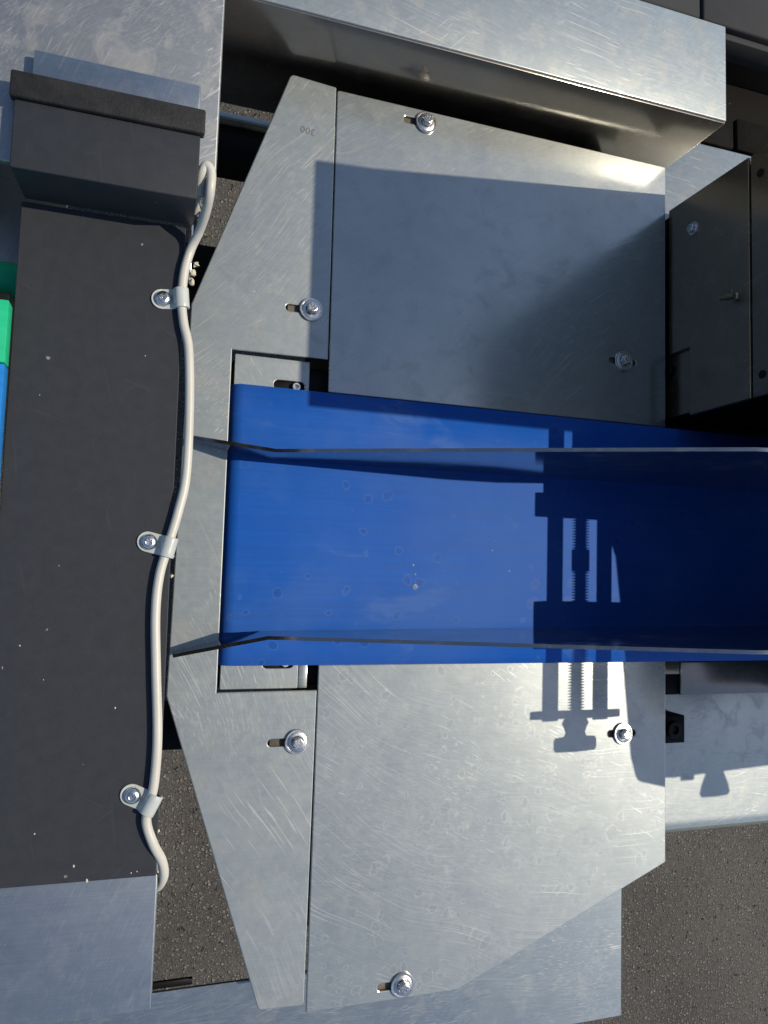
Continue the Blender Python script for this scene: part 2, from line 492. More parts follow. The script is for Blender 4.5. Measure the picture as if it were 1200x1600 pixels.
def add_box(bm, x0, x1, y0, y1, z0, z1, bev=0.0008, seg=2):
    r = bmesh.ops.create_cube(bm, size=1.0)
    vs = r['verts']
    for v in vs:
        v.co = Vector(((x0 + x1) / 2 + v.co.x * (x1 - x0), (y0 + y1) / 2 + v.co.y * (y1 - y0), (z0 + z1) / 2 + v.co.z * (z1 - z0)))
    if bev > 0:
        es = list({e for v in vs for e in v.link_edges})
        bmesh.ops.bevel(bm, geom=es, offset=bev, segments=seg, profile=0.5, affect='EDGES')


def box(name, mat, parent, x0, x1, y0, y1, z0, z1, bev=0.0008, seg=2):
    bm = bmesh.new()
    add_box(bm, x0, x1, y0, y1, z0, z1, bev, seg)
    return obj(name, bm, mat, parent)


def basis(axis):
    a = Vector(axis).normalized()
    q = a.to_track_quat('Z', 'Y').to_matrix()
    return q


def add_lathe(bm, center, axis, prof, n=32, closed=False, twist=0.0):
    """prof: list of (radius, height along axis)"""
    q = basis(axis)
    c = Vector(center)
    rings = []
    for r, h in prof:
        if r < 1e-7:
            rings.append([bm.verts.new(c + q @ Vector((0, 0, h)))])
        else:
            rings.append([bm.verts.new(c + q @ Vector((r * math.cos(2 * math.pi * k / n + twist), r * math.sin(2 * math.pi * k / n + twist), h))) for k in range(n)])
    pairs = list(zip(rings, rings[1:]))
    if closed:
        pairs.append((rings[-1], rings[0]))
    for a, b in pairs:
        for k in range(n):
            k2 = (k + 1) % n
            if len(a) == 1 and len(b) == 1:
                continue
            if len(a) == 1:
                bm.faces.new((a[0], b[k], b[k2]))
            elif len(b) == 1:
                bm.faces.new((a[k], b[0], a[k2]))
            else:
                bm.faces.new((a[k], b[k], b[k2], a[k2]))


def lathe(name, mat, parent, center, axis, prof, n=32, closed=False, smooth=35, twist=0.0):
    bm = bmesh.new()
    add_lathe(bm, center, axis, prof, n, closed, twist)
    return obj(name, bm, mat, parent, smooth)


def cyl_prof(r, h0, h1, bev=0.0004):
    return [(0, h0), (r - bev, h0), (r, h0 + bev), (r, h1 - bev), (r - bev, h1), (0, h1)]


def rounded(poly, radii, n=5):
    out = []
    N = len(poly)
    for i, p in enumerate(poly):
        r = radii[i] if isinstance(radii, (list, tuple)) else radii
        p = Vector(p[:2])
        a = (Vector(poly[i - 1][:2]) - p)
        b = (Vector(poly[(i + 1) % N][:2]) - p)
        if r <= 0:
            out.append(p)
            continue
        ang = a.angle(b)
        t = min(r / math.tan(ang / 2), a.length * 0.45, b.length * 0.45)
        pa, pb = p + a.normalized() * t, p + b.normalized() * t
        for k in range(n + 1):
            s = k / n
            out.append((1 - s) ** 2 * pa + 2 * s * (1 - s) * p + s * s * pb)
    return out


def slot(cx, cy, half, r, ang=0.0, n=8):
    pts = []
    for sgn in (1, -1):
        for k in range(n + 1):
            a = -math.pi / 2 + math.pi * k / n + (0 if sgn > 0 else math.pi)
            x, y = sgn * half + r * math.cos(a), r * math.sin(a)
            pts.append(Vector((cx + x * math.cos(ang) - y * math.sin(ang), cy + x * math.sin(ang) + y * math.cos(ang))))
    return pts


def sheet(name, mat, parent, outline, holes, z0, z1, bev=0.0005, matrix=None):
    """a flat plate with holes (filled 2D curve, then plain mesh)"""
    cu = bpy.data.curves.new(name, 'CURVE')
    cu.dimensions = '2D'
    cu.fill_mode = 'BOTH'
    cu.extrude = (z1 - z0) / 2 - bev
    cu.bevel_depth = bev
    cu.bevel_resolution = 1
    cu.offset = -bev
    for pts in [outline] + list(holes):
        sp = cu.splines.new('POLY')
        sp.points.add(len(pts) - 1)
        for q, p in zip(sp.points, pts):
            q.co = (p[0], p[1], 0, 1)
        sp.use_cyclic_u = True
    tmp = bpy.data.objects.new('tmp', cu)
    COL.objects.link(tmp)
    bpy.context.view_layer.update()
    me = bpy.data.meshes.new_from_object(tmp.evaluated_get(bpy.context.evaluated_depsgraph_get()))
    bpy.data.objects.remove(tmp)
    bpy.data.curves.remove(cu)
    me.name = name
    me.transform(Matrix.Translation((0, 0, (z0 + z1) / 2)))
    if matrix is not None:
        me.transform(matrix)
    return finish(name, me, mat, parent, 30)


def catmull(pts, n=8):
    out = []
    for i in range(len(pts) - 1):
        p0, p1, p2, p3 = pts[max(i - 1, 0)], pts[i], pts[i + 1], pts[min(i + 2, len(pts) - 1)]
        for k in range(n):
            t = k / n
            out.append(0.5 * ((2 * p1) + (p2 - p0) * t + (2 * p0 - 5 * p1 + 4 * p2 - p3) * t * t + (3 * p1 - p0 - 3 * p2 + p3) * t ** 3))
    out.append(pts[-1])
    return out


def tube(name, mat, parent, pts, r, n=14):
    bm = bmesh.new()
    rings = []
    for i, p in enumerate(pts):
        d = (pts[min(i + 1, len(pts) - 1)] - pts[max(i - 1, 0)]).normalized()
        s = d.cross(Vector((0, 0, 1)))
        s = s.normalized() if s.length > 1e-4 else Vector((1, 0, 0))
        u = s.cross(d).normalized()
        rings.append([bm.verts.new(p + (s * math.cos(2 * math.pi * k / n) + u * math.sin(2 * math.pi * k / n)) * r) for k in range(n)])
    for a, b in zip(rings, rings[1:]):
        for k in range(n):
            bm.faces.new((a[k], b[k], b[(k + 1) % n], a[(k + 1) % n]))
    bm.faces.new(rings[0])
    bm.faces.new(rings[-1])
    return obj(name, bm, mat, parent, 50)


def text(name, mat, parent, body, loc, size, rot):
    cu = bpy.data.curves.new(name, 'FONT')
    cu.body = body
    cu.size = size
    cu.align_x = 'CENTER'
    cu.align_y = 'CENTER'
    cu.extrude = 0.00008
    cu.space_character = 1.08
    tmp = bpy.data.objects.new('tmp', cu)
    COL.objects.link(tmp)
    bpy.context.view_layer.update()
    me = bpy.data.meshes.new_from_object(tmp.evaluated_get(bpy.context.evaluated_depsgraph_get()))
    bpy.data.objects.remove(tmp)
    me.transform(Matrix.Translation(loc) @ Matrix.Rotation(rot, 4, 'Z'))
    return finish(name, me, mat, parent)


# ---------------------------------------------------------------- ground
bm = bmesh.new()
bmesh.ops.create_grid(bm, x_segments=1, y_segments=1, size=150)
for v in bm.verts:
    v.co.z = -0.85
g = obj('asphalt_ground', bm, M['asphalt'], None, None)
g['kind'] = 'structure'
g['label'] = 'dark asphalt yard with pale stone grit under the machine'

# ---------------------------------------------------------------- machine underframe
t = thing('underframe', 'black painted tube frame seen in the gaps under the steel plates', 'frame', (0.3, 0.04, -0.85))
box('gap_darkening_box', M['dark'], t, 0.175, 0.53, -0.27, 0.478, -0.199, -0.030, 0.002)  # unseen box added to keep the gap behind the plates dark
box('cross_tube', M['frame'], t, -0.35, 0.52, 0.508, 0.552, -0.26, -0.21, 0.003)
box('cross_tube', M['frame'], t, -0.35, 0.52, 0.33, 0.39, -0.26, -0.20, 0.003)
box('cross_tube', M['frame'], t, -0.35, 0.52, -0.215, -0.168, -0.26, -0.20, 0.003)
box('rail', M['frame'], t, 0.20, 0.24, -0.46, 0.56, -0.31, -0.263, 0.003)
box('rail', M['frame'], t, 0.46, 0.51, -0.28, 0.40, -0.31, -0.263, 0.003)
for y in (-0.12, 0.24):
    for x in (0.200, 0.465):
        l = box('leg', M['frame'], t, x, x + 0.04, y, y + 0.04, -0.84, -0.311, 0.003)
        lathe('foot', M['frame'], l, (x + 0.02, y + 0.02, -0.85), (0, 0, 1), cyl_prof(0.03, 0, 0.012), 20)
box('trim_strip', M['steel'], t, -0.35, 0.52, 0.5535, 0.5635, -0.23, -0.200, 0.001)

# ---------------------------------------------------------------- long beams across the machine
t = thing('support_beam', 'long folded steel beam with dark shaded front face behind the plates', 'beam', (0.1, 0.545, -0.05))
bm = bmesh.new()
add_box(bm, -0.55, 0.585, 0.5065, 0.618, -0.085, 0.070, 0.0016, 3)
obj('beam_body', bm, M['beam_up'], t)
box('front_face', M['beam_face'], t, -0.549, 0.584, 0.5045, 0.5063, -0.09, 0.0685, 0.0005)  # separate darker material stands in for shade on this side
t = thing('base_sheet', 'flat blue grey steel sheet under the cut corner of the large plate', 'steel sheet', (0.1, -0.46, -0.14))
ol = [(-0.45, -0.510), (0.554, -0.510), (0.554, -0.340), (0.36, -0.340), (0.36, -0.412), (-0.45, -0.412)]
sheet('sheet_body', M['sheet_low'], t, rounded(ol, 0.002), [], -0.074, -0.07, 0.0008)
box('fold', M['beam_low'], t, -0.45, 0.554, -0.5095, -0.5055, -0.15, -0.0742, 0.0008)
bx = P(242, 1551, -0.07)
box('black_clip', M['frame'], t, bx.x - 0.012, P(301, 1540, -0.07).x, -0.4115, -0.4050, -0.0785, -0.0745, 0.001)

# ---------------------------------------------------------------- plates with slotted bolts
TH = 0.003


def make_bolt(cx, cy, z):
    w = lathe('washer', M['bolt'], None, (cx, cy, z), (0, 0, 1),
              [(0.0052, 0.0), (0.0112, 0.0), (0.0117, 0.0005), (0.0117, 0.0020), (0.0112, 0.0025), (0.0098, 0.0025), (0.0095, 0.0022), (0.0090, 0.0025), (0.0058, 0.0025), (0.0052, 0.0018)], 40, True)
    return w


proto_hex = None


def bolts(parent, spots):
    """hex bolt on a wide washer: the washer is the part, the hex head its piece"""
    global proto_hex
    for (cx, cy, tw) in spots:
        z = 0.0002
        org = parent.location
        b = bpy.data.objects.new('bolt', proto_bolt)
        b.location = Vector((cx, cy, z)) - org
        b.rotation_euler = (0, 0, tw)
        link(b, parent)
        w = bpy.data.objects.new('washer', proto_washer)
        link(w, b)


def proto_mesh(fn):
    o = fn()
    me = o.data
    bpy.data.objects.remove(o)
    return me


def _hex():
    bm = bmesh.new()
    add_lathe(bm, (0, 0, 0), (0, 0, 1), [(0, 0.0025), (0.0058, 0.0025), (0.0058, 0.0082), (0.0051, 0.0092), (0.0046, 0.0094), (0.0044, 0.0091), (0, 0.0091)], 6)
    # raised maker's mark ridges on the head
    for k in range(5):
        a = k * 1.256 + 0.3
        x, y = 0.0027 * math.cos(a), 0.0027 * math.sin(a)
        add_box(bm, x - 0.0006, x + 0.0006, y - 0.0009, y + 0.0009, 0.0089, 0.0096, 0.0001, 1)
    add_box(bm, -0.0008, 0.0008, -0.0010, 0.0010, 0.0089, 0.0096, 0.0001, 1)
    add_lathe(bm, (0, 0, 0), (0, 0, 1), [(0.0, -0.012), (0.0031, -0.012), (0.0031, 0.002), (0.0, 0.002)], 16)
    return obj('bolt', bm, M['bolt'], None, 30)


proto_bolt = proto_mesh(_hex)
proto_washer = proto_mesh(lambda: make_bolt(0, 0, 0))


def carrier(parent, x0, x1, y0, y1):
    box('carrier_bar', M['slot'], parent, x0, x1, y0, y1, -0.012, -0.0034, 0.0005)


# end plate (C shaped, carries the engraved number)
t = thing('end_plate', 'C shaped steel plate engraved 300, notched around the left end of the blue belt', 'plate', (0.1, 0.04, -TH))
ol = [(0.1114, 0.4925), (0.1582, 0.4895), (0.1599, 0.2062), (0.0662, 0.2052), (0.0668, -0.1170), (0.1608, -0.1165), (0.1594, -0.4040), (0.1175, -0.4025), (0.0225, -0.1190), (0.0265, 0.2440)]
sheet('plate', M['plate_end'], t, rounded(ol, [0.006, 0.0015, 0.0015, 0, 0, 0.001, 0.004, 0.005, 0.004, 0.004]),
      [slot(0.131, 0.2535, 0.012, 0.0034), slot(0.131, -0.1645, 0.012, 0.0034)], -TH, 0.0, 0.0010)
bolts(t, [(0.1408, 0.2540, 0.5), (0.1432, -0.1640, 0.2)])
pt = P(481, 204)
text('engraving', M['ink'], t, '300', (pt.x, pt.y, 0.00012), 0.0098, math.radians(174))
carrier(t, 0.118, 0.152, 0.225, 0.40)
carrier(t, 0.118, 0.152, -0.33, -0.135)

t = thing('side_plate', 'broad upper steel plate mostly lying in the tower shadow', 'plate', (0.36, 0.33, -TH), 'steel plates beside the belt')
ol = [(0.1592, 0.4870), (0.5600, 0.4860), (0.5600, 0.1735), (0.1611, 0.1735)]
sheet('plate', M['plate_up'], t, rounded(ol, [0.003, 0.002, 0.0015, 0.0015]),
      [slot(0.247, 0.4727, 0.012, 0.0034), slot(0.5015, 0.2440, 0.0145, 0.0034)], -TH, 0.0, 0.0010)
bolts(t, [(0.2560, 0.4730, 0.9), (0.5020, 0.2442, 0.1)])
carrier(t, 0.20, 0.30, 0.455, 0.485)
carrier(t, 0.47, 0.53, 0.19, 0.30)

t = thing('side_plate', 'large lower steel plate with cut corner and water marks, lit by the sun', 'plate', (0.36, -0.25, -TH), 'steel plates beside the belt')
ol = [(0.1615, -0.0925), (0.5600, -0.0920), (0.5600, -0.3110), (0.3140, -0.4115), (0.1616, -0.4112)]
sheet('plate', M['plate_low'], t, rounded(ol, [0.001, 0.0015, 0.003, 0.012, 0.002]),
      [slot(0.246, -0.3985, 0.012, 0.0034), slot(0.5025, -0.1700, 0.0145, 0.0034)], -TH, 0.0, 0.0010)
bolts(t, [(0.2555, -0.3985, 0.45), (0.5035, -0.1700, 0.7)])
carrier(t, 0.20, 0.30, -0.409, -0.38)
carrier(t, 0.47, 0.53, -0.25, -0.14)

# ---------------------------------------------------------------- blue belt conveyor
t = thing('belt_conveyor', 'short blue belt conveyor running between the steel plates', 'conveyor', (0.5, 0.04, -0.04))
bm = bmesh.new()
YB0, YB1, R = -0.0925, 0.1722, 0.012
prof = [(1.10, 0.0015)]
n_long = 12
for k in range(1, n_long):
    prof.append((1.10 + (0.0795 - 1.10) * k / n_long, 0.0015))
for k in range(11):
    a = math.pi / 2 + math.pi * k / 10
    prof.append((0.0795 + R * math.cos(a), 0.0015 - R + R * math.sin(a)))
prof.append((1.10, 0.0015 - 2 * R))
inner = [(x, z) for x, z in prof]
rows = []
for (x, z) in prof:
    rows.append([bm.verts.new((x, YB0 + (YB1 - YB0) * j / 6, z)) for j in range(7)])
for a, b in zip(rows, rows[1:]):
    for j in range(6):
        bm.faces.new((a[j], b[j], b[j + 1], a[j + 1]))
bo = obj('belt', bm, M['belt'], t, 40)
sm = bo.modifiers.new('thick', 'SOLIDIFY')
sm.thickness = 0.0012
sm.offset = 1.0
for (px, py, r) in ((648, 917, 0.0028), (648, 897, 0.0012), (645, 883, 0.0010), (768, 860, 0.0008), (795, 892, 0.0008)):
    c = P(px, py, 0.0015)
    lathe('dried_drop', M['drop'], t, (c.x, c.y, 0.00275), (0, 0, 1), [(0, 0.0), (r, 0.0), (r * 0.9, 0.00018), (r * 0.5, 0.00028), (0, 0.0003)], 14)
box('belt_bed', M['dark'], t, 0.10, 1.10, YB0 + 0.004, YB1 - 0.004, -0.018, -0.002, 0.001)
lathe('end_roller', M['bolt'], t, (0.0795, YB0 + 0.002, 0.0015 - R), (0, 1, 0), cyl_prof(R - 0.0015, 0, YB1 - YB0 - 0.004), 24)
# tension blocks in the notches
zb = -0.007
for (y0, y1, lab) in ((0.140, 0.2035, 'u'), (-0.1155, -0.055, 'l')):
    ol = [(0.0700, y0), (0.1432, y0), (0.1432, y1), (0.0700, y1)]
    ys = (0.1775 if lab == 'u' else -0.0915)
    b = sheet('tension_block', M['steel_scr'], t, rounded(ol, 0.001), [slot(0.1235, ys, 0.0105, 0.0050)], zb - 0.0045, zb)
    box('slot_floor', M['frame'], b, 0.105, 0.142, ys - 0.007, ys + 0.007, zb - 0.009, zb - 0.005, 0.0003)
    bm = bmesh.new()
    add_lathe(bm, (0.1310, ys, zb - 0.005), (0, 0, 1), [(0, 0), (0.0042, 0), (0.0042, 0.0040), (0.0038, 0.0046), (0.0024, 0.0046), (0.0024, 0.0015), (0, 0.0015)], 24)
    obj('socket_screw', bm, M['bolt'], b)
box('guard_strip', M['steel'], t, 0.1440, 0.1525, -0.1155, -0.0935, -0.012, -0.008, 0.0005)
box('side_frame', M['frame'], t, 0.069, 1.1, 0.1740, 0.2010, -0.055, -0.0205, 0.001)
box('side_frame', M['frame'], t, 0.069, 1.1, -0.1150, -0.0940, -0.055, -0.0205, 0.001)
# grey frame plate right of the large plate
box('frame_plate', M['beam_face'], t, 0.590, 1.1, -0.1330, -0.0945, -0.020, -0.012, 0.0018)
box('frame_end', M['tower'], t, 0.545, 0.5893, -0.1090, -0.0945, -0.020, -0.0125, 0.0006)
box('frame_gap_cover', M['dark'], t, 0.545, 0.5893, -0.1325, -0.1095, -0.026, -0.015, 0.0006)

# ---------------------------------------------------------------- guide rails (flared steel fins)


def guide(name, y_of, label, sgn, tip):
    bm = bmesh.new()
    prof = []
    tx, ty = tip
    prof.append((tx, ty, 0.004, 0.020))
    for k in range(1, 8):
        s = k / 8
        prof.append((tx + (0.104 - tx) * s, ty + (y_of(0.104) - ty) * s, 0.004, 0.020 + 0.032 * s))
    X = 0.104
    while X < 0.53:
        prof.append((X, y_of(X), 0.0035, min(0.052 + 0.49 * (X - 0.104), 0.232)))
        X += 0.02
    prof.append((0.53, y_of(0.53), 0.0035, 0.232))
    prof.append((0.536, y_of(0.536), 0.0035, 0.165))
    prof.append((0.74, y_of(0.74), 0.0035, 0.165))
    h = 0.0016
    vs = []
    for i, (x, y, z0, z1) in enumerate(prof):
        a = Vector(prof[max(i - 1, 0)][:2])
        b = Vector(prof[min(i + 1, len(prof) - 1)][:2])
        d = (b - a).normalized()
        nx, ny = -d.y * h, d.x * h
        vs.append([bm.verts.new((x + nx, y + ny, z0)), bm.verts.new((x + nx, y + ny, z1)), bm.verts.new((x - nx, y - ny, z1)), bm.verts.new((x - nx, y - ny, z0))])
    for a, b in zip(vs, vs[1:]):
        for k in range(4):
            bm.faces.new((a[k], b[k], b[(k + 1) % 4], a[(k + 1) % 4]))
    bm.faces.new(vs[0])
    bm.faces.new(vs[-1])
    o = obj(name, bm, M['fin'], None, 25)
    o['label'] = label
    o['category'] = 'guide rail'
    o['group'] = 'guide rails over the blue belt'
    return o


guide('guide_rail', lambda x: 0.103 + 0.010 * (x - 0.104), 'upper upright steel guide rail with a flared tip, nearer the tower', 1, (0.0310, 0.1145))
guide('guide_rail', lambda x: -0.0620 + 0.016 * (x - 0.104), 'lower upright steel guide rail with a flared tip, nearer the large lit plate', -1, (0.0255, -0.0810))

# ---------------------------------------------------------------- black bracket with its cable
ZK = 0.185
t = thing('cover_plate', 'long matt black cover plate crossing the left side, stepped up at its top end', 'cover', (-0.035, 0.02, ZK - 0.01))
ol = [(-0.0906, -0.2015), (0.0160, -0.2025), (0.0134, 0.2330), (-0.0906, 0.2330)]
cover = t
sheet('plate', M['black'], t, rounded(ol, [0.001, 0.001, 0.001, 0.001]), [], ZK - 0.004, ZK, 0.0006)
ZT = 0.233
bm = bmesh.new()
add_box(bm, -0.0900, 0.0180, 0.2310, 0.2730, ZK + 0.0002, ZT, 0.0010, 3)
for v in bm.verts:                                     # riser leans back under the top a little
    if v.co.y < 0.24 and v.co.z < ZK + 0.01:
        v.co.y += 0.0035
        v.co.x *= 0.985
obj('raised_block', bm, M['black'], t)
bm = bmesh.new()
add_box(bm, -0.0925, 0.0205, 0.2732, 0.2895, ZT - 0.004, ZT + 0.0030, 0.0014, 3)
obj('edge_cap', bm, M['black2'], t)
bm = bmesh.new()
add_box(bm, 0.0160, 0.0185, 0.205, 0.2390, ZK - 0.03, ZK - 0.006, 0.0006)
obj('side_tab', bm, M['bolt'], t)
g0 = P(309, 322, ZK + 0.012)
lathe('cable_gland', M['bolt'], t, (g0.x - 0.004, g0.y + 0.004, ZK + 0.010), (0.5, -0.75, 0.3), [(0, 0), (0.0062, 0), (0.0066, 0.002), (0.0062, 0.007), (0.0050, 0.008), (0.0052, 0.013), (0.0042, 0.015), (0, 0.015)], 12)
for (px, py) in ((306, 413), (299, 440), (302, 427), (247, 1298), (268, 870), (268, 900)):
    c = P(px, py, ZK - 0.006)
    bm = bmesh.new()
    s = 0.0022 if px > 290 else 0.0012
    bmesh.ops.create_icosphere(bm, subdivisions=2, radius=s)
    for v in bm.verts:
        v.co = v.co * random.uniform(0.5, 1.4) * Vector((1, 1.3, 0.8)).length / 1.8
        v.co += Vector((0.0162 if px < 290 else c.x, c.y, c.z))
    obj('residue', bm, M['glue'], t, 60)

for (px, py, r) in ((180, 1106, 1.1), (68, 1062, 0.6), (54, 1303, 0.9), (115, 1353, 1.4), (136, 1376, 1.7), (205, 1364, 0.8), (214, 1362, 0.7), (31, 1009, 0.9), (92, 884, 0.6), (227, 556, 0.8), (62, 617, 0.7)):
    c = P(px, py, ZK)
    bm = bmesh.new()
    vs = [bm.verts.new((c.x + math.cos(k * 1.047) * 0.0005 * r * random.uniform(0.6, 1.3), c.y + math.sin(k * 1.047) * 0.0007 * r * random.uniform(0.6, 1.3), ZK + 0.00005)) for k in range(6)]
    top = bm.verts.new((c.x, c.y, ZK + 0.0003))
    for k in range(6):
        bm.faces.new((vs[k], vs[(k + 1) % 6], top))
    obj('paint_chip', bm, M['glue'], cover, 60)

t = thing('end_bar', 'flat plain steel bar lying behind the black stepped block', 'steel bar', (-0.03, 0.30, 0.222))
bm = bmesh.new()
add_box(bm, -0.0815, 0.0170, 0.2900, 0.3080, 0.2225, 0.2310, 0.0012, 3)
obj('bar_body', bm, M['steel_smooth'], t)

cz = ZK + 0.0034
pts = [(304, 330, 0.012), (307, 305, 0.026), (314, 276, 0.037), (322, 259, 0.040), (330, 270, 0.040), (328, 300, 0.038), (322, 330, 0.026), (311, 362, 0.010), (298, 390, 0.001), (288, 425, 0.0), (284, 468, 0.0), (287, 505, 0.0), (295, 548, 0.0), (296, 640, 0.0),
       (291, 742, 0.0), (279, 798, 0.0), (263, 852, 0.0), (249, 900, 0.0), (243, 960, 0.0), (244, 1050, 0.0), (246, 1150, 0.0), (241, 1222, 0.0), (233, 1258, 0.0), (229, 1286, 0.0), (240, 1320, -0.001), (253, 1345, -0.006), (256, 1368, -0.014), (248, 1384, -0.024), (236, 1390, -0.034)]
cable = tube('cable', M['cable'], None, catmull([P(x, y, cz + dz) for x, y, dz in pts], 7), 0.0031, 16)
cable['label'] = 'off white cable winding down the right edge of the black cover plate'
cable['category'] = 'cable'


def clip(sx, sy, ex, ey, cabdir, label):
    s, e = P(sx, sy, ZK), P(ex, ey, ZK)
    t = thing('cable_clip', label, 'cable clip', (s.x, s.y, ZK), 'clips holding the cable')
    d = Vector((e.x - s.x, e.y - s.y, 0))
    L = d.length
    d.normalize()
    w = Vector((-d.y, d.x, 0))
    half = 0.0068
    th = 0.0016
    r = 0.0042
    prof = [(-0.001, 0.0006)]
    prof += [(L - r - 0.0022, 0.0006), (L - r - 0.0006, 0.0022)]
    for k in range(9):
        a = math.pi - 0.45 - (math.pi - 0.15) * k / 8
        prof.append((L + r * math.cos(a), 0.0034 + r * math.sin(a)))
    prof.append((L + r * 0.9, 0.0012))
    bm = bmesh.new()
    rows = []
    for (u, z) in prof:
        rows.append([bm.verts.new(s + d * u + w * (half * j) + Vector((0, 0, z))) for j in (-1, -0.5, 0, 0.5, 1)])
    for a, b in zip(rows, rows[1:]):
        for j in range(4):
            bm.faces.new((a[j], b[j], b[j + 1], a[j + 1]))
    c = bm.verts.new(s + Vector((0, 0, 0.0006)))
    arc = [rows[0][0]] + [bm.verts.new(s - d * (0.001 + half * math.sin(math.pi * k / 10)) + w * (-half * math.cos(math.pi * k / 10)) + Vector((0, 0, 0.0006))) for k in range(1, 10)] + [rows[0][4]]
    for a, b in zip(arc, arc[1:]):
        bm.faces.new((c, a, b))
    bm.faces.new((c, rows[0][4], rows[0][3], rows[0][2]))
    bm.faces.new((c, rows[0][2], rows[0][1], rows[0][0]))
    o = obj('strap', bm, M['clip'], t, 50)
    so = o.modifiers.new('thick', 'SOLIDIFY')
    so.thickness = th
    so.offset = 0.0
    bv = o.modifiers.new('round', 'BEVEL')
    bv.width = 0.0004
    bv.segments = 2
    bm = bmesh.new()
    add_lathe(bm, s + Vector((0, 0, 0.0012)), (0, 0, 1), [(0, 0), (0.0052, 0), (0.0054, 0.0008), (0.0049, 0.0022), (0.0036, 0.0034), (0.0024, 0.0037), (0.0021, 0.0024), (0, 0.0022)], 28)
    for k in range(3):
        a = k * math.pi / 3 + 0.3
        q = Vector((math.cos(a), math.sin(a), 0)) * 0.0013
        add_lathe(bm, s + q + Vector((0, 0, 0.0012)), (0, 0, 1), [(0.0007, 0.0022), (0.0007, 0.0034), (0, 0.0035)], 6)
    obj('screw', bm, M['bolt'], t, 40)


clip(255, 468, 283.5, 469, None, 'topmost cable clip, on the black plate near its stepped block')
clip(233, 847, 263, 855, None, 'middle cable clip, on the black plate level with the blue belt')
clip(207, 1242, 236, 1254, None, 'lowest cable clip, tilted, on the black plate near its steel end')

# ---------------------------------------------------------------- left conveyor
t = thing('table_sheet', 'stained grey steel table sheet in the upper left behind the black block', 'table', (-0.2, 0.5, 0.16))
bm = bmesh.new()
add_box(bm, -0.70, 0.0298, 0.2395, 0.95, 0.2165, 0.222, 0.0014, 3)
obj('sheet', bm, M['sheet_dark'], t)
for y in (0.62, 0.90):
    box('leg', M['frame'], t, -0.52, -0.48, y, y + 0.04, -0.85, 0.2160, 0.003)
    box('leg', M['frame'], t, -0.24, -0.20, y, y + 0.04, -0.85, 0.2160, 0.003)

t = thing('infeed_conveyor', 'green and blue belt conveyor peeping out left of the black cover plate', 'conveyor', (-0.35, 0.05, -0.85))
box('green_belt', M['green'], t, -0.70, -0.0903, 0.1205, 0.1600, 0.190, 0.2035, 0.0008, 2)
box('blue_belt', M['belt2'], t, -0.70, -0.0903, -0.170, 0.1198, 0.190, 0.2030, 0.0008, 2)
lathe('green_roller', M['green'], t, (-0.70, 0.190, 0.150), (1, 0, 0), cyl_prof(0.013, 0, 0.62, 0.001), 24)
box('front_panel', M['sheet_dark'], t, -0.70, -0.070, 0.2065, 0.3300, 0.125, 0.130, 0.0008)
box('frame_body', M['frame'], t, -0.70, -0.0925, -0.18, 0.1700, 0.06, 0.188, 0.002)
for y in (-0.15, 0.12):
    box('leg', M['frame'], t, -0.66, -0.62, y, y + 0.04, -0.85, 0.0595, 0.003)
    box('leg', M['frame'], t, -0.30, -0.26, y, y + 0.04, -0.85, 0.0595, 0.003)

t = thing('end_table', 'smooth steel sheet at the lower left butting against the black cover plate', 'table', (-0.2, -0.24, 0.16))
bm = bmesh.new()
add_box(bm, -0.70, 0.0178, -0.2913, -0.2040, 0.150, 0.1755, 0.0014, 3)
obj('sheet', bm, M['steel_smooth'], t)
for x in (-0.62, -0.30):
    box('leg', M['frame'], t, x, x + 0.03, -0.265, -0.235, -0.85, 0.1495, 0.003)

# ---------------------------------------------------------------- base pieces on the right
t = thing('base_tube', 'wide steel base tube with a rounded lower edge, right of the large plate', 'base', (0.9, -0.23, -0.2))
bm = bmesh.new()
sec = [(-0.110, -0.080), (-0.298, -0.080)]
for k in range(1, 9):
    a = math.pi / 2 + math.pi / 2 * k / 8
    sec.append((-0.298 + 0.020 * math.cos(a), -0.100 + 0.020 * math.sin(a)))
sec += [(-0.318, -0.20), (-0.110, -0.20)]
ends = []
for x in (0.50, 1.35):
    ends.append([bm.verts.new((x, y, z)) for y, z in sec])
for k in range(len(sec)):
    k2 = (k + 1) % len(sec)
    bm.faces.new((ends[0][k], ends[1][k], ends[1][k2], ends[0][k2]))
bm.faces.new(ends[0])
bm.faces.new(ends[1])
obj('tube_body', bm, M['beam_low'], t, 40)
for y in (-0.29, -0.17):
    box('leg', M['frame'], t, 1.20, 1.24, y, y + 0.04, -0.85, -0.201, 0.003)

c = P(1056, 1139, -0.055)
t = thing('bearing_block', 'black square block with a socket screw, half hidden by the large plate', 'block', (c.x, c.y, -0.08))
bm = bmesh.new()
add_box(bm, c.x - 0.035, P(1070, 1139, -0.055).x, P(1056, 1161, -0.055).y, P(1056, 1118, -0.055).y, -0.0797, -0.055, 0.0012, 2)
obj('block_body', bm, M['dark'], t)
lathe('socket_screw', M['frame'], t, (P(1053, 1141, -0.052).x, c.y, -0.0549), (0, 0, 1), [(0.0095, 0), (0.0095, 0.004), (0.0085, 0.005), (0.0055, 0.005), (0.0055, 0.002), (0, 0.002)], 24)

t = thing('base_tube', 'sunlit steel base strip between the long beam and the dark tower', 'base', (0.9, 0.45, -0.15))
box('tube_body', M['beam_low'], t, 0.50, 1.35, 0.20, 0.5565, -0.16, -0.040, 0.002)
for y in (0.26, 0.48):
    box('leg', M['frame'], t, 1.20, 1.24, y, y + 0.04, -0.85, -0.161, 0.003)

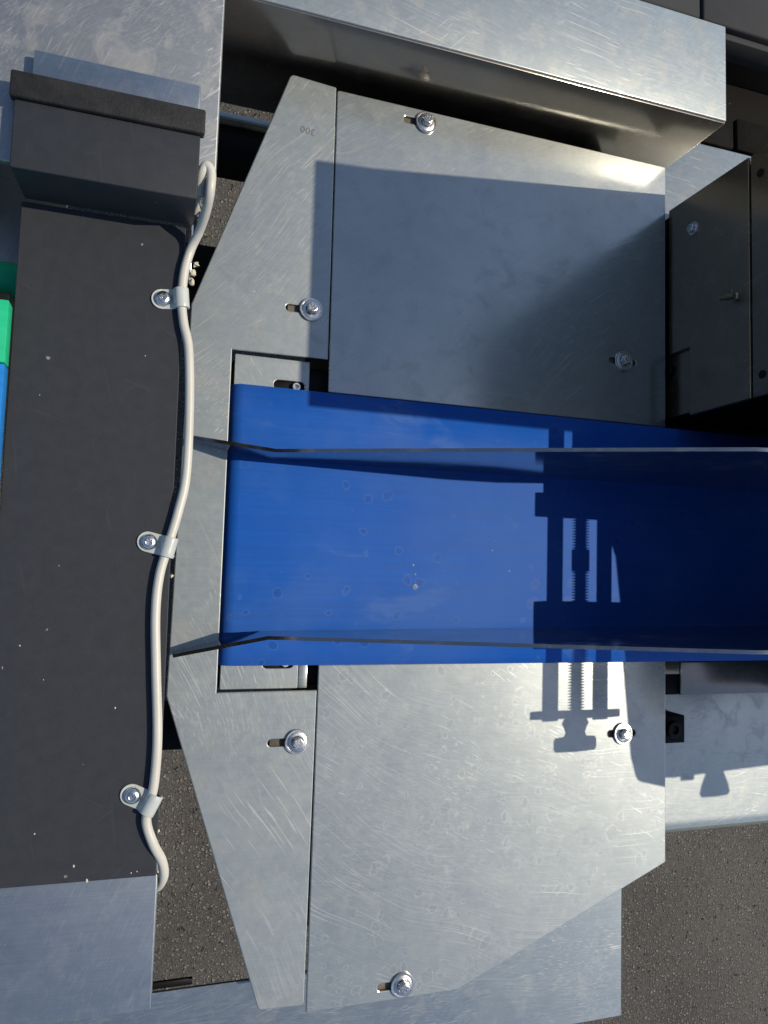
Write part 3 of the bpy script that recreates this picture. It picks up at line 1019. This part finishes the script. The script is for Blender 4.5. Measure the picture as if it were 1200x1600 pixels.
# ---------------------------------------------------------------- tower of the label head
XT = 0.5645
HT = 0.533
t = thing('machine_tower', 'tall dark steel machine tower at the right with a split front panel', 'machine', (0.75, 0.31, -0.04))
bm = bmesh.new()
add_box(bm, XT + 0.006, 0.90, 0.186, 0.4300, -0.0395, HT - 0.02, 0.002)
obj('core', bm, M['grey_dk'], t)
box('inner_panel', M['tower'], t, XT + 0.0052, XT + 0.0058, 0.1865, 0.2595, -0.039, 0.040, 0.0)
ol = [(0.1815, 0.034), (0.2590, 0.034), (0.2590, 0.0), (0.4330, 0.0), (0.4330, 0.1215), (0.1815, 0.1215)]
sheet('lower_panel', M['tower'], t, rounded(ol, 0.0015), [], 0.0, 0.005, 0.0008,
      Matrix(((0, 0, 1, XT), (1, 0, 0, 0), (0, 1, 0, 0), (0, 0, 0, 1))))
box('upper_panel', M['tower'], t, XT, XT + 0.005, 0.1815, 0.4330, 0.1240, HT, 0.0012)
box('top_cap', M['tower'], t, XT + 0.0055, 0.90, 0.1815, 0.4330, HT - 0.018, HT, 0.0012)
# back plate, wider at its foot
bm = bmesh.new()
pl = [(0.60, 0.4335, -0.039), (0.60, 0.4540, -0.039), (0.60, 0.4545, 0.04), (0.60, 0.4350, HT - 0.03), (0.60, 0.4335, HT - 0.03)]
a = [bm.verts.new(v) for v in pl]
b = [bm.verts.new((v[0] + 0.012, v[1], v[2])) for v in pl]
bm.faces.new(a)
bm.faces.new(b)
for k in range(5):
    bm.faces.new((a[k], b[k], b[(k + 1) % 5], a[(k + 1) % 5]))
obj('back_flange', bm, M['frame'], t, 20)


def face_pt(px, py, x):
    d = RCAM @ Vector((px - 600.0, -(py - 800.0), -F))
    s = x / d.x
    return Vector((0, 0, CAMH)) + s * d


def face_screw(px, py, r, mat, parent, x=XT):
    p = face_pt(px, py, x)
    lathe('panel_screw', mat, parent, (x, p.y, p.z), (-1, 0, 0), [(0, -0.001), (r * 1.5, -0.001), (r * 1.5, 0.001), (r, 0.001), (r, 0.005), (r * 0.85, 0.0058), (r * 0.5, 0.0058), (r * 0.5, 0.003), (0, 0.003)], 20)


face_screw(1084, 357, 0.0050, M['bolt'], t)
face_screw(1050, 580, 0.0050, M['dark'], t, XT + 0.0055)
for (px, py) in ((1191, 585), (1188, 270)):
    p = face_pt(px, py, XT)
    lathe('panel_screw', M['frame'], t, (XT, p.y, p.z), (-1, 0, 0), [(0, -0.001), (0.0042, -0.001), (0.0042, 0.0006), (0, 0.0006)], 16)
p = face_pt(1153, 464, XT)
bm = bmesh.new()
add_lathe(bm, (XT, p.y, p.z), (-1, 0, 0), [(0, 0), (0.0046, 0), (0.0046, 0.004), (0.0032, 0.005), (0.0032, 0.008), (0, 0.008)], 18)
add_lathe(bm, (XT - 0.007, p.y, p.z), (-0.25, 0.1, -1), [(0, -0.003), (0.0030, -0.002), (0.0034, 0.004), (0.0020, 0.014), (0, 0.0155)], 12)
add_lathe(bm, (XT - 0.007, p.y + 0.004, p.z), (-0.5, 0.9, 0.1), [(0, 0), (0.0016, 0), (0.0018, 0.003), (0, 0.004)], 10)
obj('latch', bm, M['tower'], t, 40)

# ---------------------------------------------------------------- screw adjuster and arm (they throw the pattern on belt and plate)
ZM = 0.200


def sx(px, py, z=ZM):
    return S(px, py, z)


t = thing('screw_adjuster', 'threaded spindle between two rods with end plates and hand knob beside the tower', 'adjuster', tuple(sx(902, 950)))
y0, y1 = sx(860, 655).y, sx(860, 1130).y
xr1, xs, xr2 = sx(862, 900).x, sx(902, 900).x, sx(939, 900).x
rr1, rr2 = 0.0076, 0.0073
for xr in (xr1, xr2):
    lathe('rod', M['bolt'], t, (xr, y1 + 0.002, ZM), (0, 1, 0), cyl_prof(rr1, 0, 0.32, 0.0006), 20)
bm = bmesh.new()
prof = [(0, 0)]
L = 0.30
k = 0
h = 0.0
while h < L:
    nut = 0.158 < h < 0.182
    ra, rb = (0.0086, 0.0050)
    if nut:
        ra = rb = 0.0088
    prof += [(rb, h), (ra, h + 0.0010), (ra, h + 0.0014), (rb, h + 0.0024)]
    h += 0.0030
prof.append((0, h))
add_lathe(bm, (xs, y1 + 0.002, ZM), (0, 1, 0), prof, 16)
obj('lead_screw', bm, M['bolt'], t, 30)


def shadow_box(name, mat, parent, pxa, pya, pxb, pyb, h=0.012, z=ZM):
    a, b = sx(pxa, pya, z), sx(pxb, pyb, z)
    return box(name, mat, parent, a.x, b.x, min(a.y, b.y), max(a.y, b.y), z - h, z + h, 0.001)


def sbox(name, px0, px1, Y0, Y1, h, z=ZM):
    a = SUN * (z / SUN.z)
    return box(name, M['tower'], t, px0 + a.x, px1 + a.x, Y0 + a.y, Y1 + a.y, z - h, z + h, 0.001)


sbox('end_block', 0.396, 0.500, 0.0620, 0.0880, 0.010)
sbox('head_block', 0.405, 0.560, 0.0882, 0.1320, 0.009)
sbox('head_block', 0.4400, 0.560, 0.1325, 0.1722, 0.009)
sbox('end_block', 0.396, 0.500, -0.0780, -0.0280, 0.010)
sbox('cross_plate', 0.394, 0.496, -0.1520, -0.1435, 0.006)
a = SUN * (ZM / SUN.z)
lathe('hand_knob', M['frame'], t, (0.4445 + a.x, -0.1522 + a.y, ZM), (0, -1, 0),
      [(0, 0), (0.0110, 0), (0.0130, 0.005), (0.0110, 0.009), (0.0095, 0.0145), (0.0110, 0.0185), (0.0190, 0.0195), (0.0205, 0.0225), (0.0205, 0.031), (0.0190, 0.0340), (0, 0.035)], 32)

ZA = 0.330
t = thing('label_arm', 'broad rounded dark arm plate reaching out over the belt from the tower', 'machine arm', (0.95, 0.0, ZA))
a = SUN * (ZA / SUN.z)
ol = [(0.62, 0.186), (0.60, 0.170), (0.455, 0.170), (0.482, 0.040), (0.489, 0.022), (0.501, -0.076), (0.514, -0.196), (0.522, -0.222), (0.565, -0.232), (0.61, -0.2395), (0.70, -0.2425), (0.95, -0.230), (0.95, 0.186)]
ol = [(x + a.x, y + a.y) for x, y in ol]
sheet('arm_plate', M['tower'], t, rounded(ol, [0.002, 0, 0, 0, 0, 0, 0.02, 0.012, 0.01, 0.01, 0.01, 0.02, 0.002]), [], ZA - 0.004, ZA, 0.0006)
kp = S(1106, 1225, ZA - 0.02, -0.08)
bm = bmesh.new()
e = S(1102, 1185, ZA, -0.08)
add_lathe(bm, (e.x, e.y, ZA - 0.018), (0, -1, 0), [(0, 0), (0.010, 0), (0.010, 0.012), (0.0115, 0.020), (0.0165, 0.034), (0.0185, 0.044), (0.0160, 0.048), (0, 0.049)], 24)
obj('arm_knob', bm, M['frame'], t)
e2 = S(1067, 1205, ZA, -0.08)
box('arm_lug', M['frame'], t, e2.x - 0.008, e2.x + 0.008, e2.y - 0.012, e2.y + 0.02, ZA - 0.012, ZA - 0.0045, 0.001)
box('unseen_shade_body', M['dark'], t, 0.800, 1.20, -0.170, 0.176, 0.060, ZA - 0.0045, 0.004)  # unseen body added to deepen the shade at the belt's right end
box('arm_post', M['tower'], t, 1.12, 1.19, 0.10, 0.165, -0.0395, 0.0595, 0.002)

# ---------------------------------------------------------------- things in the upper right corner, shade put into their colours
t = thing('grey_lid', 'grey plastic housing lid, coloured dark for shade, with a seam, beyond the long beam', 'housing', (0.6, 0.9, -0.85))
YL = P(1180, 55, 0.02).y
XL = P(1097, 18, 0.02).x
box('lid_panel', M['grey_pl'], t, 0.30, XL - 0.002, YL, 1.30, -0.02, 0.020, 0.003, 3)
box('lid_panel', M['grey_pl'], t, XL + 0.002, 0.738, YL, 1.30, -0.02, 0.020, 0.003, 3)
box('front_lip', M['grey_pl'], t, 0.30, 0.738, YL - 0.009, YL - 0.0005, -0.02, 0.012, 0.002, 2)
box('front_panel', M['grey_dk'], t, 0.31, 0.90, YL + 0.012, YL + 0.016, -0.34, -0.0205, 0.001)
for x in (0.34, 0.69):
    box('leg', M['frame'], t, x, x + 0.04, 1.22, 1.26, -0.85, -0.0205, 0.003)
t = thing('dark_ledge', 'ledge coloured dark brown for shade, in the gap below the grey housing lid', 'ledge', (0.68, 0.65, -0.06))
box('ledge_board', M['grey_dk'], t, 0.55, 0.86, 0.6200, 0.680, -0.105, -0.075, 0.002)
for k, lab in enumerate(('concrete block coloured dark for shade, beside the long beam end, first in its short row', 'concrete block coloured dark for shade, farther from the long beam, by the tower corner')):
    x0 = 0.605 + 0.098 * k
    bm = bmesh.new()
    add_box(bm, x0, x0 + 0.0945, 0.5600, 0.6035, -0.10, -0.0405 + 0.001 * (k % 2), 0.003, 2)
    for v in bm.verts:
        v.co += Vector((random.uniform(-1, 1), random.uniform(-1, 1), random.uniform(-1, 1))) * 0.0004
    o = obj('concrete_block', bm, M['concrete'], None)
    o['label'] = lab
    o['category'] = 'block'
    o['group'] = 'concrete blocks behind the base strip'
